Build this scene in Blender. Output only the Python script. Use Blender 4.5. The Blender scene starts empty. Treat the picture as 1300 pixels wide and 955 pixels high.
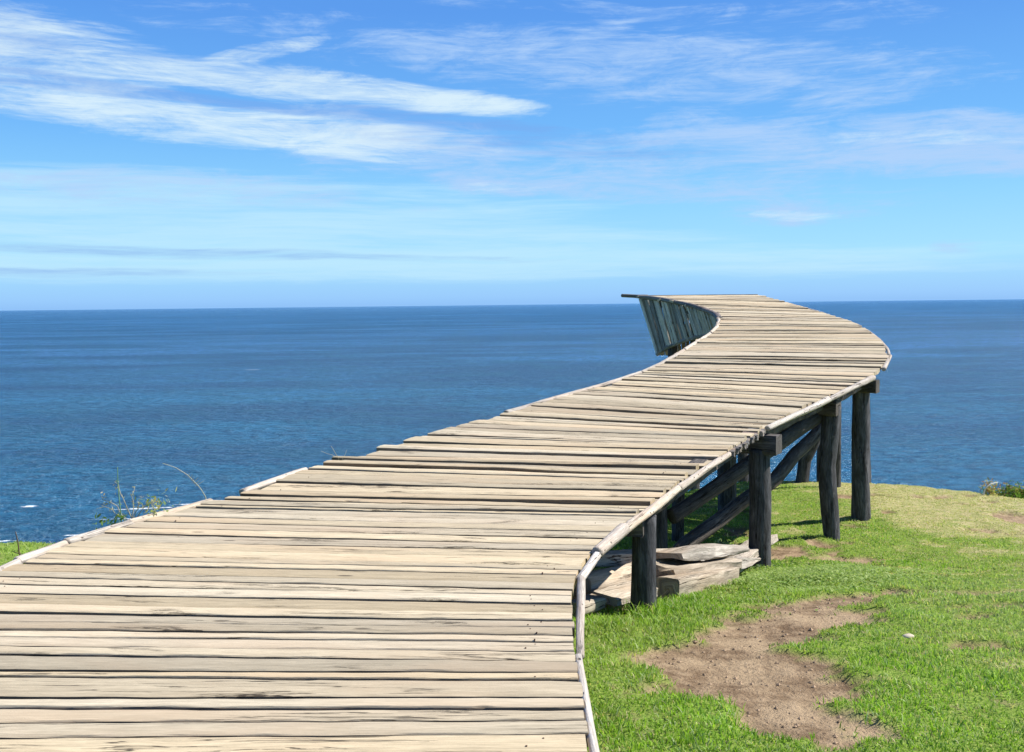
import bpy, math, random
import numpy as np
random.seed(7); rng = np.random.default_rng(11)
sc = bpy.context.scene
C = sc.collection
R = math.radians
EYE = 1.25
SUN_AZ, SUN_EL = 84.0, 49.0       # azimuth clockwise from +Y (view direction), elevation

# ------------------------------------------------------------------ noise
def _hash(ix, iy, seed):
    h = (ix.astype(np.int64) * 374761393 + iy.astype(np.int64) * 668265263 + seed * 974634777) & 0xffffffff
    h = ((h ^ (h >> 13)) * 1274126177) & 0xffffffff
    h = h ^ (h >> 16)
    return (h & 0xffffff) / float(0xffffff)
def vnoise(x, y, seed=0):
    x = np.asarray(x, float); y = np.asarray(y, float)
    ix = np.floor(x); iy = np.floor(y); fx = x - ix; fy = y - iy
    fx = fx * fx * (3 - 2 * fx); fy = fy * fy * (3 - 2 * fy)
    a = _hash(ix, iy, seed); b = _hash(ix + 1, iy, seed); c = _hash(ix, iy + 1, seed); d = _hash(ix + 1, iy + 1, seed)
    return (a * (1 - fx) + b * fx) * (1 - fy) + (c * (1 - fx) + d * fx) * fy
def fbm(x, y, seed=0, oct=4):
    s = 0; a = .5; t = 0
    for o in range(oct):
        s = s + a * vnoise(np.asarray(x) * 2**o, np.asarray(y) * 2**o, seed + o * 17); t += a; a *= .5
    return s / t
def sstep(a, b, x):
    t = np.clip((x - a) / (b - a), 0, 1); return t * t * (3 - 2 * t)

# ------------------------------------------------------------------ object helpers
def mesh_obj(name, verts, faces, mat, parent=None, smooth=True, uvs=None, col=None, sharp=None):
    me = bpy.data.meshes.new(name)
    me.from_pydata([tuple(v) for v in verts], [], [tuple(f) for f in faces])
    me.validate()
    if mat: me.materials.append(mat)
    if smooth: me.polygons.foreach_set('use_smooth', [True] * len(me.polygons))
    if uvs is not None:
        lay = me.uv_layers.new(name='UVMap'); vi = np.empty(len(me.loops), np.int32)
        me.loops.foreach_get('vertex_index', vi)
        lay.data.foreach_set('uv', np.asarray(uvs, np.float32)[vi].ravel())
    if col is not None:
        at = me.color_attributes.new('tone', 'FLOAT_COLOR', 'POINT')
        at.data.foreach_set('color', np.asarray(col, np.float32).ravel())
    me.update()
    o = bpy.data.objects.new(name, me); C.objects.link(o)
    if parent:
        o.parent = parent; o.location = (-parent.location[0], -parent.location[1], -parent.location[2])
    if sharp is not None:
        try: me.set_sharp_from_angle(angle=R(sharp))
        except Exception: pass
    return o
def tag(o, label=None, cat=None, group=None, kind=None):
    if label: o['label'] = label
    if cat: o['category'] = cat
    if group: o['group'] = group
    if kind: o['kind'] = kind
    return o
class MB:
    def __init__(s): s.v = []; s.f = []; s.uv = []; s.c = []
    def add(s, v, f, uv, c):
        n = len(s.v); s.v += [tuple(p) for p in v]; s.f += [tuple(i + n for i in q) for q in f]
        s.uv += [tuple(p) for p in uv]; s.c += [tuple(c)] * len(v) if np.ndim(c) == 1 else [tuple(p) for p in c]
    def build(s, name, mat, parent=None, smooth=True, sharp=None):
        return mesh_obj(name, s.v, s.f, mat, parent, smooth, s.uv, s.c, sharp)

def resample(path, step):
    path = np.asarray(path, float)
    seg = np.linalg.norm(np.diff(path, axis=0), axis=1); s = np.r_[0, np.cumsum(seg)]
    n = max(3, int(s[-1] / step) + 1); t = np.linspace(0, s[-1], n)
    return np.stack([np.interp(t, s, path[:, k]) for k in range(3)], 1), t
def tube(mb, path, r0, r1=None, nseg=16, step=.05, rough=.08, ridge=.0, bend=0.0, seed=None, squash=1.0, ragged=0.0, taper_end=0.0):
    """irregular pole: radius noise along and around, slightly ragged closed ends"""
    if r1 is None: r1 = r0
    if seed is None: seed = random.randint(0, 9999)
    P, t = resample(path, step); L = t[-1]; n = len(P)
    T = np.gradient(P, axis=0); T /= np.linalg.norm(T, axis=1)[:, None]
    up = np.array([0, 0, 1.]) if abs(T[0][2]) < .8 else np.array([0, 1., 0])
    V = []; UV = []; off = random.random() * 50
    bz = (fbm(t * 1.3, t * 0 + seed, seed, 2) - .5) * 2 * bend; bx = (fbm(t * 1.3, t * 0 + seed + 9.3, seed, 2) - .5) * 2 * bend
    for i in range(n):
        a = np.cross(T[i], up); a /= np.linalg.norm(a); b = np.cross(a, T[i])
        s = t[i] / max(L, 1e-6); rr = r0 * (1 - s) + r1 * s
        if taper_end: rr *= 1 - taper_end * (sstep(.8, 1, s) + sstep(.2, 0, s)) * .8
        for k in range(nseg):
            th = 2 * math.pi * k / nseg
            q = rr * (1 + rough * 2 * (fbm(math.cos(th) * 1.2 + seed, t[i] * 2.2 + math.sin(th) * 1.2, seed, 3) - .5)
                      + ridge * 2 * (vnoise(k * 1.7 + seed, t[i] * 1.1, seed + 5) - .5))
            p = P[i] + a * (math.cos(th) * q + bx[i]) + b * (math.sin(th) * q * squash + bz[i])
            if ragged and i in (0, n - 1):
                p = p + T[i] * (1 if i else -1) * ragged * float(vnoise(k * .9 + seed, i + .5, seed + 3))
            V.append(p); UV.append((t[i] + off, th * rr * 1.0 + off))
    F = []
    for i in range(n - 1):
        for k in range(nseg):
            k2 = (k + 1) % nseg
            F.append((i * nseg + k, (i + 1) * nseg + k, (i + 1) * nseg + k2, i * nseg + k2))
    for i, rev in ((0, False), (n - 1, True)):
        base = len(V); c = np.mean([V[i * nseg + k] for k in range(nseg)], axis=0)
        ring = [V[i * nseg + k] for k in range(nseg)]
        inner = [np.array(p) * .8 + c * .2 + T[i] * (.012 if rev else -.012) * min(1, r0 / .05) for p in ring]
        V += inner; UV += [(off + .01 * k, off + .3) for k in range(nseg)]
        V.append(c + T[i] * (.012 if rev else -.012) * min(1, r0 / .05)); UV.append((off, off))
        for k in range(nseg):
            k2 = (k + 1) % nseg
            q = (i * nseg + k, i * nseg + k2, base + k2, base + k); w = (base + k, base + k2, base + nseg)
            F.append(q[::-1] if rev else q); F.append(w[::-1] if rev else w)
    tone = (random.random(), random.random(), random.random(), 1)
    mb.add(V, F, UV, tone)
def timber(mb, p0, p1, w, h, step=.06, rough=.008, roll=0.0, taper=(1, 1), seed=None, lens=False, sag=0, broken=0.0):
    """sawn or hewn timber with worn corners, p0->p1, w across, h up"""
    if seed is None: seed = random.randint(0, 9999)
    p0 = np.array(p0, float); p1 = np.array(p1, float); T = p1 - p0; L = np.linalg.norm(T); T /= L
    a = np.cross(T, [0, 0, 1.]); a /= np.linalg.norm(a); b = np.cross(a, T)
    ca, sa = math.cos(roll), math.sin(roll); a, b = a * ca + b * sa, b * ca - a * sa
    prof = []
    for (x0, y0, x1, y1) in ((-1, -1, 1, -1), (1, -1, 1, 1), (1, 1, -1, 1), (-1, 1, -1, -1)):
        for s in (.06, .3, .6, .94): prof.append((x0 + (x1 - x0) * s, y0 + (y1 - y0) * s))
    n = max(3, int(L / step) + 1); V = []; UV = []; off = random.random() * 50; m = len(prof)
    per = np.r_[0, np.cumsum([math.hypot((prof[k][0] - prof[k - 1][0]) * w / 2, (prof[k][1] - prof[k - 1][1]) * h / 2) for k in range(1, m)])]
    for i in range(n):
        s = i / (n - 1); t = taper[0] * (1 - s) + taper[1] * s
        hh = t * (math.sin(math.pi * (.08 + .84 * s)) ** .6 if lens else 1)
        for k, (x, y) in enumerate(prof):
            jx = (fbm(k * .8 + seed, s * L * 3, seed, 3) - .5) * 2 * rough; jy = (fbm(k * .8 + seed + 40, s * L * 3, seed, 3) - .5) * 2 * rough
            p = p0 + T * L * s + a * (x * w / 2 * t + jx) + b * (y * h / 2 * hh + jy + sag * math.sin(math.pi * s))
            if i in (0, n - 1): p = p + T * (1 if i else -1) * broken * float(vnoise(k * .7 + seed, i, seed))
            V.append(p); UV.append((s * L + off, per[k] + off))
    F = []
    for i in range(n - 1):
        for k in range(m):
            k2 = (k + 1) % m; F.append((i * m + k, i * m + k2, (i + 1) * m + k2, (i + 1) * m + k))
    for i, rev in ((0, True), (n - 1, False)):
        c = len(V); V.append(np.mean([V[i * m + k] for k in range(m)], axis=0)); UV.append((off, off))
        for k in range(m):
            k2 = (k + 1) % m; q = (i * m + k, i * m + k2, c); F.append(q if rev is False else q[::-1])
    mb.add(V, F, UV, (random.random(), random.random(), random.random(), 1))

# ------------------------------------------------------------------ node helper
class N:
    def __init__(s, tree): s.t = tree; s.n = tree.nodes; s.l = tree.links
    def node(s, typ, **kw):
        nd = s.n.new(typ)
        for k, v in kw.items():
            if k.startswith('i_'):
                key = k[2:]; key = int(key) if key.isdigit() else key.replace('_', ' ')
                sock = nd.inputs[key]
                if hasattr(v, 'is_output') or isinstance(v, bpy.types.NodeSocket): s.l.new(v, sock)
                else: sock.default_value = v
            else: setattr(nd, k, v)
        return nd
    def math(s, op, a, b=None, c=None, clamp=False):
        nd = s.n.new('ShaderNodeMath'); nd.operation = op; nd.use_clamp = clamp
        for i, v in enumerate((a, b, c)):
            if v is None: continue
            if isinstance(v, bpy.types.NodeSocket): s.l.new(v, nd.inputs[i])
            else: nd.inputs[i].default_value = v
        return nd.outputs[0]
    def mapr(s, v, a, b, c=0., d=1., smooth=True):
        nd = s.n.new('ShaderNodeMapRange'); nd.interpolation_type = 'SMOOTHSTEP' if smooth else 'LINEAR'
        s.l.new(v, nd.inputs[0])
        for i, x in enumerate((a, b, c, d)): nd.inputs[i + 1].default_value = x
        return nd.outputs[0]
    def mix(s, f, a, b, typ='RGBA', blend='MIX'):
        nd = s.n.new('ShaderNodeMix'); nd.data_type = typ; nd.blend_type = blend
        ia, ib, out = (6, 7, 2) if typ == 'RGBA' else (2, 3, 0)
        for i, v in ((0, f), (ia, a), (ib, b)):
            if isinstance(v, bpy.types.NodeSocket): s.l.new(v, nd.inputs[i])
            else: nd.inputs[i].default_value = (tuple(v) + (1,))[:4] if isinstance(v, (tuple, list)) else v
        return nd.outputs[out]
    def noise(s, vec, scale, detail=3, rough=.55, dist=0, typ='FBM'):
        nd = s.n.new('ShaderNodeTexNoise'); s.l.new(vec, nd.inputs['Vector'])
        nd.inputs['Scale'].default_value = scale; nd.inputs['Detail'].default_value = detail
        nd.inputs['Roughness'].default_value = rough; nd.inputs['Distortion'].default_value = dist
        return nd.outputs['Fac']
    def mapping(s, vec, scale=(1, 1, 1), loc=(0, 0, 0), rot=(0, 0, 0)):
        nd = s.n.new('ShaderNodeMapping'); s.l.new(vec, nd.inputs[0])
        nd.inputs['Scale'].default_value = scale; nd.inputs['Location'].default_value = loc; nd.inputs['Rotation'].default_value = rot
        return nd.outputs[0]
    def bump(s, h, dist, strength=1.0, normal=None):
        nd = s.n.new('ShaderNodeBump'); nd.inputs['Distance'].default_value = dist; nd.inputs['Strength'].default_value = strength
        s.l.new(h, nd.inputs['Height'])
        if normal: s.l.new(normal, nd.inputs['Normal'])
        return nd.outputs[0]
def new_mat(name):
    m = bpy.data.materials.new(name); m.use_nodes = True; m.node_tree.nodes.clear()
    n = N(m.node_tree); out = n.node('ShaderNodeOutputMaterial'); b = n.node('ShaderNodeBsdfPrincipled')
    n.l.new(b.outputs[0], out.inputs[0]); return m, n, b, out

def wood(name, lo, hi, crackcol, crack=.5, rough=.85, warm=None, tonevar=.35, knot=True, lichen=0.0, bumpd=.006, vs=1.0, patch=.5, specks=0.0, grain=.75):
    m, n, b, out = new_mat(name)
    uv = n.node('ShaderNodeUVMap', uv_map='UVMap').outputs[0]
    tone = n.node('ShaderNodeVertexColor', layer_name='tone').outputs[0]
    sep = n.node('ShaderNodeSeparateColor'); n.l.new(tone, sep.inputs[0])
    tr, tg, tb = sep.outputs[0], sep.outputs[1], sep.outputs[2]
    # offset the pattern per piece
    sc_ = n.node('ShaderNodeVectorMath', operation='SCALE'); n.l.new(tone, sc_.inputs[0]); sc_.inputs['Scale'].default_value = 37.0
    ad = n.node('ShaderNodeVectorMath', operation='ADD'); n.l.new(uv, ad.inputs[0]); n.l.new(sc_.outputs[0], ad.inputs[1])
    vec = ad.outputs[0]
    fine = n.noise(n.mapping(vec, (9.0, 160 * vs, 1)), 1, 6, .75, .2)
    mid = n.noise(n.mapping(vec, (2.6, 26 * vs, 1)), 1, 8, .72, .5)
    big = n.noise(n.mapping(vec, (.8, 2.5, 1)), 1, 3, .6)
    col = n.mix(n.mapr(mid, .3, .72), lo, hi)
    col = n.mix(n.mapr(fine, .36, .62, grain, 0.), col, tuple(c * .62 for c in lo))
    if warm: col = n.mix(n.mapr(big, .42, .72, 0, .55), col, warm)
    # tone of the piece
    tv = n.mapr(tr, 0, 1, 1 - tonevar, 1 + tonevar * .45, False)
    col = n.mix(1.0, col, n.node('ShaderNodeCombineColor', i_0=tv, i_1=tv, i_2=n.mapr(tg, 0, 1, 1 - tonevar * .9, 1 + tonevar * .4, False)).outputs[0], blend='MULTIPLY') if False else col
    cc = n.node('ShaderNodeCombineColor'); n.l.new(tv, cc.inputs[0])
    n.l.new(n.math('MULTIPLY', tv, n.mapr(tg, 0, 1, .96, 1.02, False)), cc.inputs[1])
    n.l.new(n.math('MULTIPLY', tv, n.mapr(tg, 0, 1, .92, 1.1, False)), cc.inputs[2])
    col = n.mix(1.0, col, cc.outputs[0], blend='MULTIPLY')
    # long thin cracks and torn patches
    ck = n.noise(n.mapping(vec, (.7, 22 * vs, 1)), 1, 6, .55, .35)
    ridge = n.math('ABSOLUTE', n.math('SUBTRACT', ck, .5))
    cm = n.mapr(ridge, 0.003, .010, 1, 0)
    gate = n.mapr(n.noise(n.mapping(vec, (.7, 4, 1)), 1, 3, .6), .62 - .25 * crack, .72 - .2 * crack)
    cm = n.math('MULTIPLY', cm, gate)
    torn = n.math('MULTIPLY', n.mapr(n.noise(n.mapping(vec, (.9, 5, 1)), 1, 2, .5, 1.5), .66 - .1 * patch, .74 - .1 * patch),
                  n.mapr(n.noise(n.mapping(vec, (9, 90 * vs, 1)), 1, 6, .8, .5), .50, .57))
    dark = n.math('MAXIMUM', cm, n.math('MULTIPLY', torn, .8))
    if knot:
        vo = n.node('ShaderNodeTexVoronoi', feature='F1'); n.l.new(n.mapping(vec, (1.6, 7, 1)), vo.inputs['Vector']); vo.inputs['Scale'].default_value = 1.0
        kd = n.mapr(vo.outputs['Distance'], .03, .075, 1, 0)
        dark = n.math('MAXIMUM', dark, n.math('MULTIPLY', kd, .75))
    if specks:
        v2 = n.node('ShaderNodeTexVoronoi', feature='F1'); n.l.new(n.mapping(vec, (16, 26, 1)), v2.inputs['Vector']); v2.inputs['Scale'].default_value = 1.0
        cc2 = n.node('ShaderNodeSeparateColor'); n.l.new(v2.outputs['Color'], cc2.inputs[0])
        sk_ = n.math('MULTIPLY', n.mapr(v2.outputs['Distance'], .10, .22, 1, 0), n.mapr(cc2.outputs[0], .6, .7))
        dark = n.math('MAXIMUM', dark, n.math('MULTIPLY', sk_, specks))
    col = n.mix(dark, col, crackcol)
    if lichen:
        li = n.mapr(n.noise(n.mapping(vec, (5, 9, 1)), 1, 5, .7), .62, .7, 0, lichen)
        col = n.mix(li, col, (.38, .38, .33))
    n.l.new(col, b.inputs['Base Color']); b.inputs['Roughness'].default_value = rough
    b.inputs['Specular IOR Level'].default_value = .25
    h = n.math('ADD', n.math('MULTIPLY', fine, .35), n.math('MULTIPLY', mid, .5))
    h = n.math('SUBTRACT', h, n.math('MULTIPLY', dark, 1.1))
    n.l.new(n.bump(h, bumpd), b.inputs['Normal'])
    return m
M_deck = wood('deck_wood', (.43, .36, .237), (.59, .50, .335), (.06, .045, .03), crack=.45, warm=(.50, .37, .23), tonevar=.30, grain=.5, patch=.35)
M_pole = wood('bleached_pole_wood', (.40, .35, .28), (.68, .62, .52), (.10, .075, .05), crack=.6, tonevar=.2, patch=.6, knot=False, specks=.85, warm=(.5, .36, .24), bumpd=.01)
M_post = wood('charcoal_post_wood', (.035, .034, .034), (.17, .168, .17), (.008, .008, .008), crack=1.0, tonevar=.25, lichen=.25, bumpd=.014, vs=.55, knot=False)
M_beam = wood('dark_beam_wood', (.06, .052, .045), (.20, .18, .155), (.012, .01, .008), crack=.9, tonevar=.3, bumpd=.008, vs=.6)
M_log = wood('weathered_log_wood', (.36, .31, .24), (.66, .59, .47), (.045, .03, .02), crack=.7, warm=(.42, .29, .17), tonevar=.2, bumpd=.01, vs=.6)
M_skirt = wood('grey_slat_wood', (.40, .38, .34), (.78, .75, .68), (.03, .025, .02), crack=.9, warm=(.36, .27, .17), tonevar=.6, lichen=.2, vs=.6, patch=.6)
M_old = wood('grey_edge_pole_wood', (.14, .135, .125), (.34, .325, .30), (.03, .022, .016), crack=.7, warm=(.32, .2, .12), tonevar=.3)

# ------------------------------------------------------------------ terrain
CX = [-400, -60, -8, -3.6, 0, 2, 3.5, 4.6, 5.87, 6.86, 9, 14, 60, 400]
CY = [-60, 0, 6.2, 7.7, 11, 14, 15.8, 16.0, 15.0, 13.7, 12.3, 11, 4, -60]
GY = [-40, -6, 2, 4.5, 6.1, 8, 9.2, 10.8, 12, 14.8, 16, 60]
GZ = [.3, -.15, -.22, -.45, -.63, -1.0, -1.26, -1.39, -1.42, -1.52, -1.6, -5]
def ground_smooth(x, y):
    x = np.asarray(x, float); y = np.asarray(y, float)
    z = sum(np.interp(y + d, GY, GZ) for d in (-.5, -.25, 0, .25, .5)) / 5
    z = z + .115 * np.maximum(0, -x - .5) - .03 * np.maximum(0, x - 6)
    cr = sum(np.interp(x + d, CX, CY) for d in (-1., -.5, 0, .5, 1.)) / 5
    s = np.maximum(0, y - cr + .25)
    z = z - 1.35 * s * s / (s + 1.3)
    return z
def ground_z(x, y):
    z = ground_smooth(x, y)
    near = np.exp(-((np.abs(x) / 40) ** 4))
    z = z + near * (.10 * (fbm(x * .7, y * .7, 3, 3) - .5) + .045 * (fbm(x * 3.1, y * 3.1, 5, 3) - .5) + .016 * (fbm(x * 13, y * 13, 8, 2) - .5))
    # eroded hollow under the deck by the logs and low banks round the feet of two posts
    z = z - .10 * np.exp(-(((x - .45) / .45) ** 2 + ((y - 6.9) / .7) ** 2))
    z = z + .05 * np.exp(-(((x - 3.25) / .3) ** 2 + ((y - 10.75) / .3) ** 2))
    z = z - .035 * dirt(x, y)
    return np.maximum(z, -66)
# bare earth patches: (x, y, rx, ry, angle, strength)
DIRT = [(1.02, 4.72, .46, .42, 10, 1.25), (1.50, 5.45, .62, .34, 45, 1.25), (2.1, 6.3, .74, .27, 30, 1.2), (1.1, 4.3, .45, .3, 0, 1.1), (1.1, 3.8, .3, .3, 0, .85),
        (2.75, 6.75, .32, .16, 20, .9), (2.95, 6.0, .36, .11, 0, .95), (2.55, 5.7, .32, .09, 10, 1.0), (3.5, 6.6, .22, .07, 5, .8), (2.3, 5.0, .25, .09, 10, .7),
        (6.2, 12.0, .3, .4, 20, .95), (6.65, 11.7, .3, .25, 0, .8), (4.9, 13.9, .5, .2, 0, .75), (5.6, 13.6, .5, .2, 0, .6),
        (3.3, 8.0, .3, .15, 0, .55), (3.9, 7.2, .35, .14, 0, .6), (1.35, 5.9, .12, .1, 0, .75), (1.62, 7.2, .12, .12, 0, .8),
        (2.75, 10.1, .35, .4, 0, 1.0), (3.1, 9.7, .3, .2, 0, .9), (2.0, 9.6, .7, .5, 0, .8), (2.6, 11.6, .3, .2, 0, .7), (.2, 6.8, .65, .8, 0, 1.0),
        (.75, 7.4, .8, .6, 0, .9), (4.2, 9.3, .2, .12, 0, .5)]
ISL = [(1.98, 5.35, .34, .10, 12, 1.2), (2.35, 5.75, .22, .1, 20, 1.1), (1.55, 4.98, .2, .07, 0, .9), (2.45, 6.35, .17, .09, 40, .9), (2.05, 6.05, .07, .04, 0, .8), (2.3, 5.3, .25, .1, 20, 1.0)]
def blobs(lst, x, y):
    m = np.zeros_like(np.asarray(x, float) + np.asarray(y, float))
    for (cx, cy, rx, ry, a, s) in lst:
        ca, sa = math.cos(R(a)), math.sin(R(a)); dx = x - cx; dy = y - cy
        u = (dx * ca + dy * sa) / rx; v = (-dx * sa + dy * ca) / ry
        m = np.maximum(m, s * np.exp(-(u * u + v * v) * .7))
    return m
def dirt(x, y):
    x = np.asarray(x, float); y = np.asarray(y, float)
    n = (fbm(x * 5, y * 5, 21, 4) - .5) * 1.05 + (fbm(x * 19, y * 19, 22, 3) - .5) * .5
    return sstep(.40, .64, blobs(DIRT, x, y) + .5 * sstep(.56, .70, fbm(x * 1.5, y * 2.4, 23, 3)) * sstep(1.6, 2.4, x) + n * .8 - 1.1 * blobs(ISL, x, y))
def dryness(x, y):   # pale, trodden, yellowish turf towards the brink and on the right
    x = np.asarray(x, float); y = np.asarray(y, float)
    d = sstep(3.6, 7, x) * sstep(7.0, 12, y) * .9 + sstep(9, 15, y) * sstep(3.6, 5.2, x) * .5
    d = d + sstep(1.8, 4, x) * sstep(5.2, 3.5, y) * .35 + sstep(2.0, 3.6, x) * .22 + .45 * sstep(.55, .75, fbm(x * 4.5, y * 6, 33, 3)) * sstep(1.5, 2.5, x)
    return np.clip(d + (fbm(x * 1.7, y * 1.7, 31, 4) - .5) * 1.1, 0, 1)

def axis(lo, hi, fine_lo, fine_hi, step, grow=1.22):
    a = list(np.arange(fine_lo, fine_hi, step)); s = step
    while a[-1] < hi: s *= grow; a.append(a[-1] + s)
    s = step
    while a[0] > lo: s *= grow; a.insert(0, a[0] - s)
    return np.array(a)
gx = axis(-300, 300, -4.5, 9.0, .045); gy = axis(-120, 140, 2.2, 17.0, .045)
X, Y = np.meshgrid(gx, gy); Z = ground_z(X, Y)
nx, ny = len(gx), len(gy)
me = bpy.data.meshes.new('ground')
me.vertices.add(nx * ny); me.vertices.foreach_set('co', np.stack([X, Y, Z], -1).astype(np.float32).ravel())
I, J = np.meshgrid(np.arange(nx - 1), np.arange(ny - 1)); a = (J * nx + I).ravel()
F = np.stack([a, a + 1, a + nx + 1, a + nx], 1).astype(np.int32)
me.loops.add(F.size); me.loops.foreach_set('vertex_index', F.ravel())
me.polygons.add(len(F)); me.polygons.foreach_set('loop_start', np.arange(0, F.size, 4, dtype=np.int32)); me.polygons.foreach_set('loop_total', np.full(len(F), 4, np.int32))
me.polygons.foreach_set('use_smooth', np.ones(len(F), bool))
ca = me.color_attributes.new('cover', 'FLOAT_COLOR', 'POINT')
cv = np.stack([dirt(X, Y), dryness(X, Y), np.zeros_like(X), np.ones_like(X)], -1)
ca.data.foreach_set('color', cv.astype(np.float32).ravel())
me.update(); me.validate()
ground = bpy.data.objects.new('ground', me); C.objects.link(ground); tag(ground, kind='structure')
m, n, b, out = new_mat('turf_and_earth')
cov = n.node('ShaderNodeVertexColor', layer_name='cover').outputs[0]; sp = n.node('ShaderNodeSeparateColor'); n.l.new(cov, sp.inputs[0])
pos = n.node('ShaderNodeNewGeometry').outputs['Position']
n1 = n.noise(pos, 9, 5, .65); n2 = n.noise(pos, 60, 4, .7); n3 = n.noise(pos, 2.2, 4, .6)
earth = n.mix(n.mapr(n1, .35, .68), (.16, .105, .06), (.34, .245, .15))
earth = n.mix(n.mapr(n3, .42, .62, 0, .7), earth, (.42, .31, .19))
earth = n.mix(n.mapr(n2, .55, .72, 0, .7), earth, (.06, .032, .02))
gr = n.mix(n.mapr(n2, .35, .65), (.10, .18, .02), (.24, .32, .06)); gr = n.mix(n.mapr(n1, .5, .7, 0, .6), gr, (.24, .19, .10))
gr = n.mix(n.mapr(sp.outputs[1], .35, .9, 0, .8), gr, n.mix(n.mapr(n1, .4, .6), (.34, .32, .13), (.48, .40, .22)))
n.l.new(n.mix(sp.outputs[0], gr, earth), b.inputs['Base Color']); b.inputs['Roughness'].default_value = .95; b.inputs['Specular IOR Level'].default_value = .1
hh = n.math('ADD', n1, n.math('MULTIPLY', n2, .5)); n.l.new(n.bump(hh, .035), b.inputs['Normal'])
me.materials.append(m)

# ------------------------------------------------------------------ grass blades (uncountable: one object)
def blade_material(name, trans=.45):
    m, n, b, out = new_mat(name)
    col = n.node('ShaderNodeVertexColor', layer_name='tone').outputs[0]
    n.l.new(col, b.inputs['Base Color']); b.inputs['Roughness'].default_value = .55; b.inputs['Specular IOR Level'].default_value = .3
    t = n.node('ShaderNodeBsdfTranslucent'); n.l.new(n.mix(1.0, col, (1.15, 1.25, .6), blend='MULTIPLY'), t.inputs[0])
    mx = n.node('ShaderNodeMixShader'); mx.inputs[0].default_value = trans
    n.l.new(b.outputs[0], mx.inputs[1]); n.l.new(t.outputs[0], mx.inputs[2]); n.l.new(mx.outputs[0], out.inputs[0])
    return m
M_blade = blade_material('grass_blade')
def blades(name, x, y, h, w, lean, col, tipcol=None, mat=None, z=None, yaw=None):
    k = len(x); z = (ground_z(x, y) - .004) if z is None else z
    yaw = rng.uniform(0, 2 * np.pi, k) if yaw is None else yaw
    ld = rng.uniform(0, 2 * np.pi, k)
    wx, wy = np.cos(yaw) * w / 2, np.sin(yaw) * w / 2
    lx, ly = np.cos(ld) * lean * h, np.sin(ld) * lean * h
    V = np.zeros((k, 5, 3))
    V[:, 0] = np.stack([x - wx, y - wy, z], 1); V[:, 1] = np.stack([x + wx, y + wy, z], 1)
    V[:, 2] = np.stack([x + wx * .8 + lx * .35, y + wy * .8 + ly * .35, z + h * .55], 1)
    V[:, 3] = np.stack([x - wx * .8 + lx * .35, y - wy * .8 + ly * .35, z + h * .55], 1)
    V[:, 4] = np.stack([x + lx, y + ly, z + h * np.sqrt(np.clip(1 - lean ** 2 * .6, .1, 1))], 1)
    base = np.arange(k)[:, None] * 5
    q = (base + np.array([0, 1, 2, 3])).ravel(); t = (base + np.array([3, 2, 4])).ravel()
    lv = np.concatenate([q, t]).astype(np.int32)
    me = bpy.data.meshes.new(name); me.vertices.add(k * 5); me.vertices.foreach_set('co', V.astype(np.float32).ravel())
    me.loops.add(len(lv)); me.loops.foreach_set('vertex_index', lv)
    me.polygons.add(2 * k)
    me.polygons.foreach_set('loop_start', np.concatenate([np.arange(k) * 4, 4 * k + np.arange(k) * 3]).astype(np.int32))
    me.polygons.foreach_set('loop_total', np.concatenate([np.full(k, 4), np.full(k, 3)]).astype(np.int32))
    ca = me.color_attributes.new('tone', 'FLOAT_COLOR', 'POINT')
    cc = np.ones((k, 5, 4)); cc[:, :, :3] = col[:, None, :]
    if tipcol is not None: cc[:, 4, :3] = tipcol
    ca.data.foreach_set('color', cc.astype(np.float32).ravel())
    me.update(); me.materials.append(mat or M_blade)
    o = bpy.data.objects.new(name, me); C.objects.link(o); return o
def scatter(k, x0, x1, y0, y1, ypow=1.0):
    # density falls with distance
    u = rng.uniform(0, 1, k); y = y0 * (y1 / y0) ** u
    return rng.uniform(x0, x1, k), y
def vis(x, y):   # keep only what the photo (and a step to the side) could see
    return (x > -.6 + .0 * y) & (x < .60 * y + .9)
x, y = scatter(640000, -.6, 9.5, 2.4, 17.2)
keep = vis(x, y)
dm = dirt(x, y); keep &= rng.uniform(0, 1, len(x)) > dm * 1.05
dens = fbm(x * 6, y * 6, 41, 3); keep &= rng.uniform(0, 1, len(x)) < sstep(.18, .5, dens) * .8 + .25
x, y = x[keep], y[keep]
xl = rng.uniform(-7.5, -2.3, 30000); yl = rng.uniform(3.5, 9, 30000); x = np.r_[x, xl]; y = np.r_[y, yl]
dry = dryness(x, y); cl = fbm(x * 2.6, y * 2.6, 51, 4); cl2 = fbm(x * 9, y * 9, 52, 3)
lush = .7 * sstep(.45, .62, cl) * (1 - dry * .8) + sstep(.6, 0, np.abs(x - .9) + np.abs(y - 5.6) * .25)
h = (.013 + .014 * cl2 + .015 * lush) * rng.uniform(.6, 1.35, len(x)) * (1 - .35 * dry)
# longer tufts round post feet and beside the logs
for (px, py_) in ((.81, 6.0), (2.3, 9.05), (3.45, 10.75), (4.21, 11.85), (1.25, 6.5), (1.6, 7.0), (.5, 5.6)):
    h *= 1 + .9 * np.exp(-(((x - px) ** 2 + (y - py_) ** 2) / .035)) * rng.uniform(.3, 1.3, len(x))
tus = sstep(.62, .74, fbm(x * 3.7 + 5, y * 3.7, 95, 3)) * sstep(3.2, 1.4, x - .06 * y); h *= 1 + .7 * tus
w = (.0032 + .00045 * y) * rng.uniform(.7, 1.3, len(x))
g = rng.uniform(0, 1, len(x))[:, None]
gsel = rng.uniform(0, 1, len(x))[:, None]
green = np.array([.13, .26, .02]) * (1 - g) + np.array([.30, .46, .055]) * g
green = np.where(gsel < .12, np.array([.42, .50, .24]) * (.7 + .5 * g), green); green = np.where(gsel > .93, np.array([.10, .20, .05]), green)
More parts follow.
